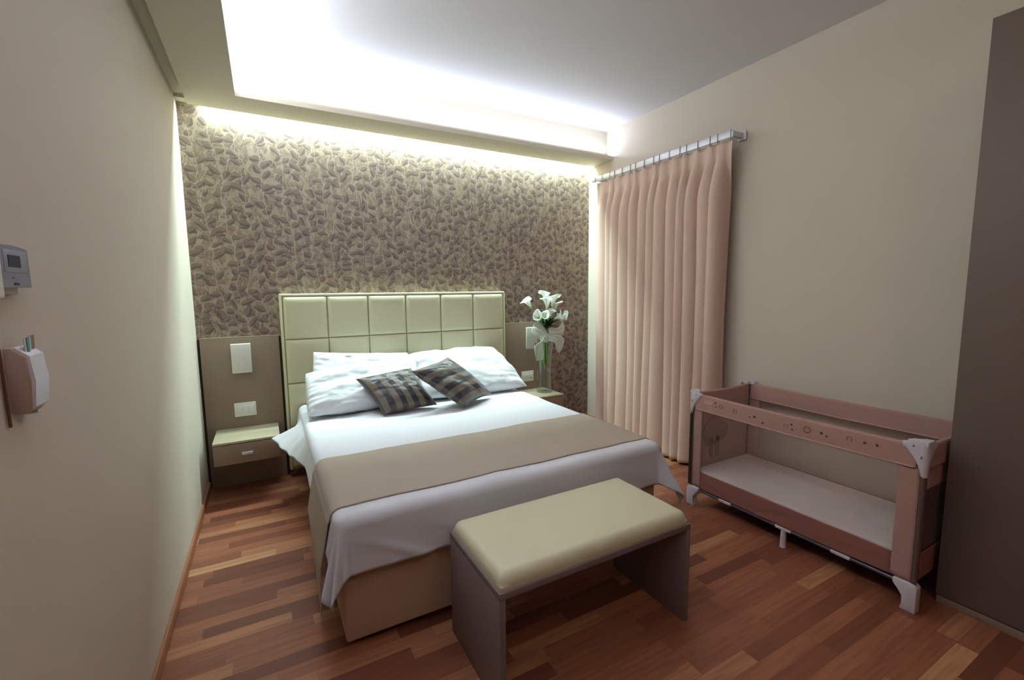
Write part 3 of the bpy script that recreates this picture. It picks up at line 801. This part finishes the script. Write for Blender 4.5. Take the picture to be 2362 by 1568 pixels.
# posts, corners, feet
for (cx_, cy_, sx, sy) in ((px0, py0, 1, 1), (px0, py1, 1, -1), (px1, py0, -1, 1), (px1, py1, -1, -1)):
    tube('post', [(cx_+sx*.004, cy_-sy*.004, .10), (cx_+sx*.004, cy_-sy*.004, .72)], .0115, M['penpost'], pen, 16)
    bm = bmesh.new()
    # shell on the long side (x = const) and on the end side (y = const), joined over the corner
    prof = [(-.016, .790-.006), (.012, .796-.006), (.040, .790-.006), (.066, .778), (.062, .755), (.044, .728), (.030, .705), (.014, .660), (.000, .635), (-.014, .660), (-.018, .72)]
    plan = [(-.020, .066-.011*k) for k in range(7)] + [(-.020+.018*(1-math.cos(PI/2*k/6)), -.002-.018*math.sin(PI/2*k/6)) for k in range(1, 6)] + [(-.002+.0113*k, -.020) for k in range(7)]
    def capf(u, v_, plan=plan):
        k = u*(len(plan)-1); i_ = min(int(k), len(plan)-2); f_ = k-i_
        a_ = plan[i_][0]*(1-f_)+plan[i_+1][0]*f_; b_ = plan[i_][1]*(1-f_)+plan[i_+1][1]*f_
        d_ = max(0, a_+.004, b_+.004)
        zb = .632 + .120*min(1, d_/.062)**.55
        zt = .789 - .010*sst(.03, .07, d_)
        z_ = zb+(zt-zb)*v_
        o_ = 1+.12*math.sin(PI*v_)
        return (cx_+sx*(a_*o_ if a_ < 0 else a_), cy_+sy*(b_*o_ if b_ < 0 else b_), z_)
    def capi(u, v_): 
        p_ = Vector(capf(u, v_)); return p_ + Vector((sx*.006, sy*.006, 0))
    bm_grid(bm, capf, 36, 12); bm_grid(bm, capi, 36, 12)
    bm_prism(bm, [(cx_-sx*.020, cy_-sy*.020), (cx_+sx*.055, cy_-sy*.018), (cx_+sx*.045, cy_+sy*.016), (cx_+sx*.018, cy_+sy*.018), (cx_+sx*.016, cy_+sy*.045), (cx_-sx*.018, cy_+sy*.055)], 2, .768, .791, bev=.005)
    cap = link('corner_cap', finish(bm), pen, M['penplast'], smooth=40); cap['label'] = 'pale grey plastic corner cap'
    tube('screw', [(cx_-sx*.0248, cy_+sy*.030, .765), (cx_-sx*.020, cy_+sy*.030, .765)], .0035, M['darksteel'], cap, 10)
    tube('screw', [(cx_-sx*.0248, cy_+sy*.002, .715), (cx_-sx*.020, cy_+sy*.000, .725)], .0035, M['darksteel'], cap, 10)
    bm = bmesh.new()
    bm_prism(bm, [(cy_+sy*a, z) for a, z in ((.066, .132), (.064, .106), (.040, .090), (.024, .066), (.022, .040), (.034, .0), (-.024, .0), (-.024, .118), (-.010, .132))], 0, cx_-sx*.020, cx_+sx*.028, bev=.004)
    ft = link('foot', finish(bm), pen, M['penplast'], smooth=40)
# black trim at the far front post
tube('trim_strip', [(px0-.006, py1+.012, .14), (px0-.006, py1+.012, .66)], .010, M['blackcloth'], pen, 10)
# base bars and middle supports
for xx in (px0+.012, px1-.012):
    tube('base_bar', [(xx, py0+.03, .110), (xx, py1-.03, .110)], .010, M['darksteel'], pen, 12)
boxes('base_board', [(px0+.02, px1-.02, py0+.02, py1-.02, .138, .155)], M['blackcloth'], pen, bev=.003)
for yy, full in ((py0+.29, 0), ((py0+py1)/2-.02, 1), (py1-.25, 0)):
    bm = bmesh.new(); xx = px0+.012
    bm_box(bm, xx-.014, xx+.014, yy-.045, yy+.045, .100, .120, bev=.006, seg=3)
    if full: bm_tube(bm, [(xx, yy, 0), (xx, yy, .108)], [.016, .014], 14)
    link('support', finish(bm), pen, M['penplast'], smooth=40)
o = box('mattress', (px0+.012, px1-.012, py0+.012, py1-.012, .156, .250), M['penmatt'], pen, bev=.014, seg=4)
o['label'] = 'thin quilted off-white mattress'

# ------------------------------------------------------------------ wardrobe
wd = thing('wardrobe', 'tall dark taupe wardrobe at the right edge beside the playpen', 'wardrobe', (2.88, -.1, 0))
box('body', (2.672, 3.120, -.99, .761, .037, 2.536), M['robe'], wd, bev=.0015)
box('door', (2.652, 2.670, -.10, .760, .042, 2.534), M['robe'], wd, bev=.0015)
box('door', (2.652, 2.670, -.985, -.104, .042, 2.534), M['robe'], wd, bev=.0015)
box('plinth', (2.656, 3.118, -.98, .757, 0, .035), M['taupe'], wd, bev=.001)

# ------------------------------------------------------------------ things on the left wall
th = thing('thermostat', 'grey wall thermostat with small dark display on left wall', 'thermostat', (XL, 1.315, 1.475))
box('wall_base', (XL, XL+.012, 1.20, 1.285, 1.462, 1.545), M['box'], th, bev=.002)
bm = bmesh.new()
n = 16
poly = [(1.178, 1.474), (1.316, 1.476), (1.315, 1.553)] + [(1.315-(1.315-1.178)*k/n, 1.553+.004*math.sin(PI*k/n)) for k in range(1, n)] + [(1.178, 1.552)]
bm_prism(bm, poly, 0, XL+.011, XL+.023, bev=.002)
link('housing', finish(bm), th, M['greyplate'], smooth=40)
box('display_frame', (XL+.0228, XL+.0242, 1.208, 1.302, 1.505, 1.548), mat('thermostat_face', (150, 152, 168), .4), th, bev=.0006)
box('display', (XL+.0242, XL+.0250, 1.223, 1.272, 1.515, 1.538), M['darkglass'], th, bev=0)
box('button', (XL+.0228, XL+.0248, 1.240, 1.258, 1.4805, 1.4845), M['dark'], th, bev=.0005)
box('button', (XL+.0228, XL+.0240, 1.236, 1.242, 1.493, 1.496), M['darksteel'], th, bev=.0004)
sw = thing('wall_intercom', 'white plastic unit cut by left image edge beside the thermostat', 'intercom', (XL, 1.11, 1.454))
box('housing', (XL, XL+.030, 1.05, 1.183, 1.454, 1.565), M['plate'], sw, bev=.006, seg=3)
box('button', (XL+.029, XL+.032, 1.07, 1.14, 1.49, 1.54), M['plate'], sw, bev=.002)
dp = thing('wall_dispenser', 'white wall dispenser box with beige side below the thermostat', 'dispenser', (XL, 1.25, 1.228))
bm = bmesh.new()
bm_prism(bm, [(XL, 1.230), (XL+.022, 1.226), (XL+.030, 1.232), (XL+.0335, 1.29), (XL+.030, 1.338), (XL+.010, 1.358), (XL, 1.358)], 1, 1.224, 1.288, bev=.002)
link('case', finish(bm), dp, M['box'], smooth=35)
bm = bmesh.new()
bm_prism(bm, [(XL+.026, 1.2315), (XL+.0355, 1.238), (XL+.0395, 1.29), (XL+.035, 1.341), (XL+.014, 1.360), (XL+.012, 1.355), (XL+.029, 1.336)], 1, 1.228, 1.292, bev=.001)
o = link('front_cover', finish(bm), dp, M['boxf'], smooth=35); o['label'] = 'glossy white front cover'
box('latch', (XL+.003, XL+.026, 1.262, 1.285, 1.219, 1.227), M['plate'], dp, bev=.002)
CGp = 'cards tucked behind the dispenser top'
for nm, lbl, y0, y1, xo, z1, m in (('card', 'pale printed card sticking out of the dispenser, front left', 1.236, 1.268, .026, 1.378, M['card']), ('card', 'teal card sticking out of the dispenser top', 1.246, 1.258, .0275, 1.3775, M['teal']), ('card', 'brown card sticking out of the dispenser, rightmost', 1.262, 1.290, .024, 1.379, M['cardb'])):
    bm = bmesh.new(); bm_prism(bm, [(y0+.002, 1.3415), (y1-.004, 1.3415), (y1, z1), (y0, z1-.001)], 0, XL+xo, XL+xo+.0008)
    o = link(nm, finish(bm), None, m); tag(o, lbl, 'card', CGp)
o = tube('cord', [(XL+.004, 1.200, 1.36), (XL+.004, 1.203, 1.30), (XL+.004, 1.206, 1.207)], .0028, M['cord'], None, 8)
tag(o, 'thin brown cord hanging on the wall beside the dispenser', 'cord')
sk = thing('wall_socket', 'small rounded wall socket low at the left image edge', 'socket', (XL, 1.07, .93))
box('plate', (XL, XL+.010, 1.02, 1.086, .950, 1.018), M['box'], sk, bev=.004, seg=3)
box('insert', (XL+.009, XL+.012, 1.028, 1.076, .962, 1.005), M['plate'], sk, bev=.001)

# ------------------------------------------------------------------ light
def area(name, loc, rot, sx, sy, energy, col, spread=PI):
    l = bpy.data.lights.new(name, 'AREA'); l.shape = 'RECTANGLE'; l.size = sx; l.size_y = sy; l.energy = energy; l.color = col; l.spread = spread
    o = bpy.data.objects.new(name, l); COL.objects.link(o); o.location = loc; o.rotation_euler = rot
    return o
COOL = (.70, .80, 1.0); GREEN = (.72, 1.0, .97)
# cove strips on the lips, shining up
area('cove_light_back', (1.52, 3.612, ZL+.014), (PI+math.radians(32), 0, 0), 3.15, .03, 17, COOL)
area('cove_light_left', (-.135, 1.55, ZL+.012), (PI, 0, 0), .03, 3.9, 64, COOL)
# strip in the gap above the wallpaper, shining down
area('gap_light', (1.40, 3.908, 2.832), (0, 0, 0), 3.35, .04, 118, GREEN)
# dim warm fill light added behind the camera, out of view
area('warm_fill', (1.1, -.75, ZC-.02), (0, 0, 0), .5, .5, 10, (1.0, .70, .50))
W_ = bpy.data.worlds.new('w'); S.world = W_; W_.use_nodes = True
W_.node_tree.nodes['Background'].inputs[0].default_value = (.8, .7, .6, 1); W_.node_tree.nodes['Background'].inputs[1].default_value = .0

# ------------------------------------------------------------------ camera
Rm = ((0.8759134, -0.48235912, -0.01026649), (-0.06195063, -0.09134193, -0.99389072), (0.47847449, 0.87119822, -0.10989007))
cam = bpy.data.cameras.new('camera'); co = bpy.data.objects.new('camera', cam); COL.objects.link(co)
r, d, f = [Vector(v) for v in Rm]
mt = Matrix(((r.x, -d.x, -f.x, 0), (r.y, -d.y, -f.y, 0), (r.z, -d.z, -f.z, 1.46), (0, 0, 0, 1)))
co.matrix_world = mt
cam.sensor_width = 36; cam.lens = 36*1034.134/2362; cam.clip_start = .02
S.camera = co
S.view_settings.view_transform = 'Standard'; S.view_settings.look = 'None'; S.view_settings.gamma = 1
S.view_settings.use_curve_mapping = False; S.view_settings.exposure = .06
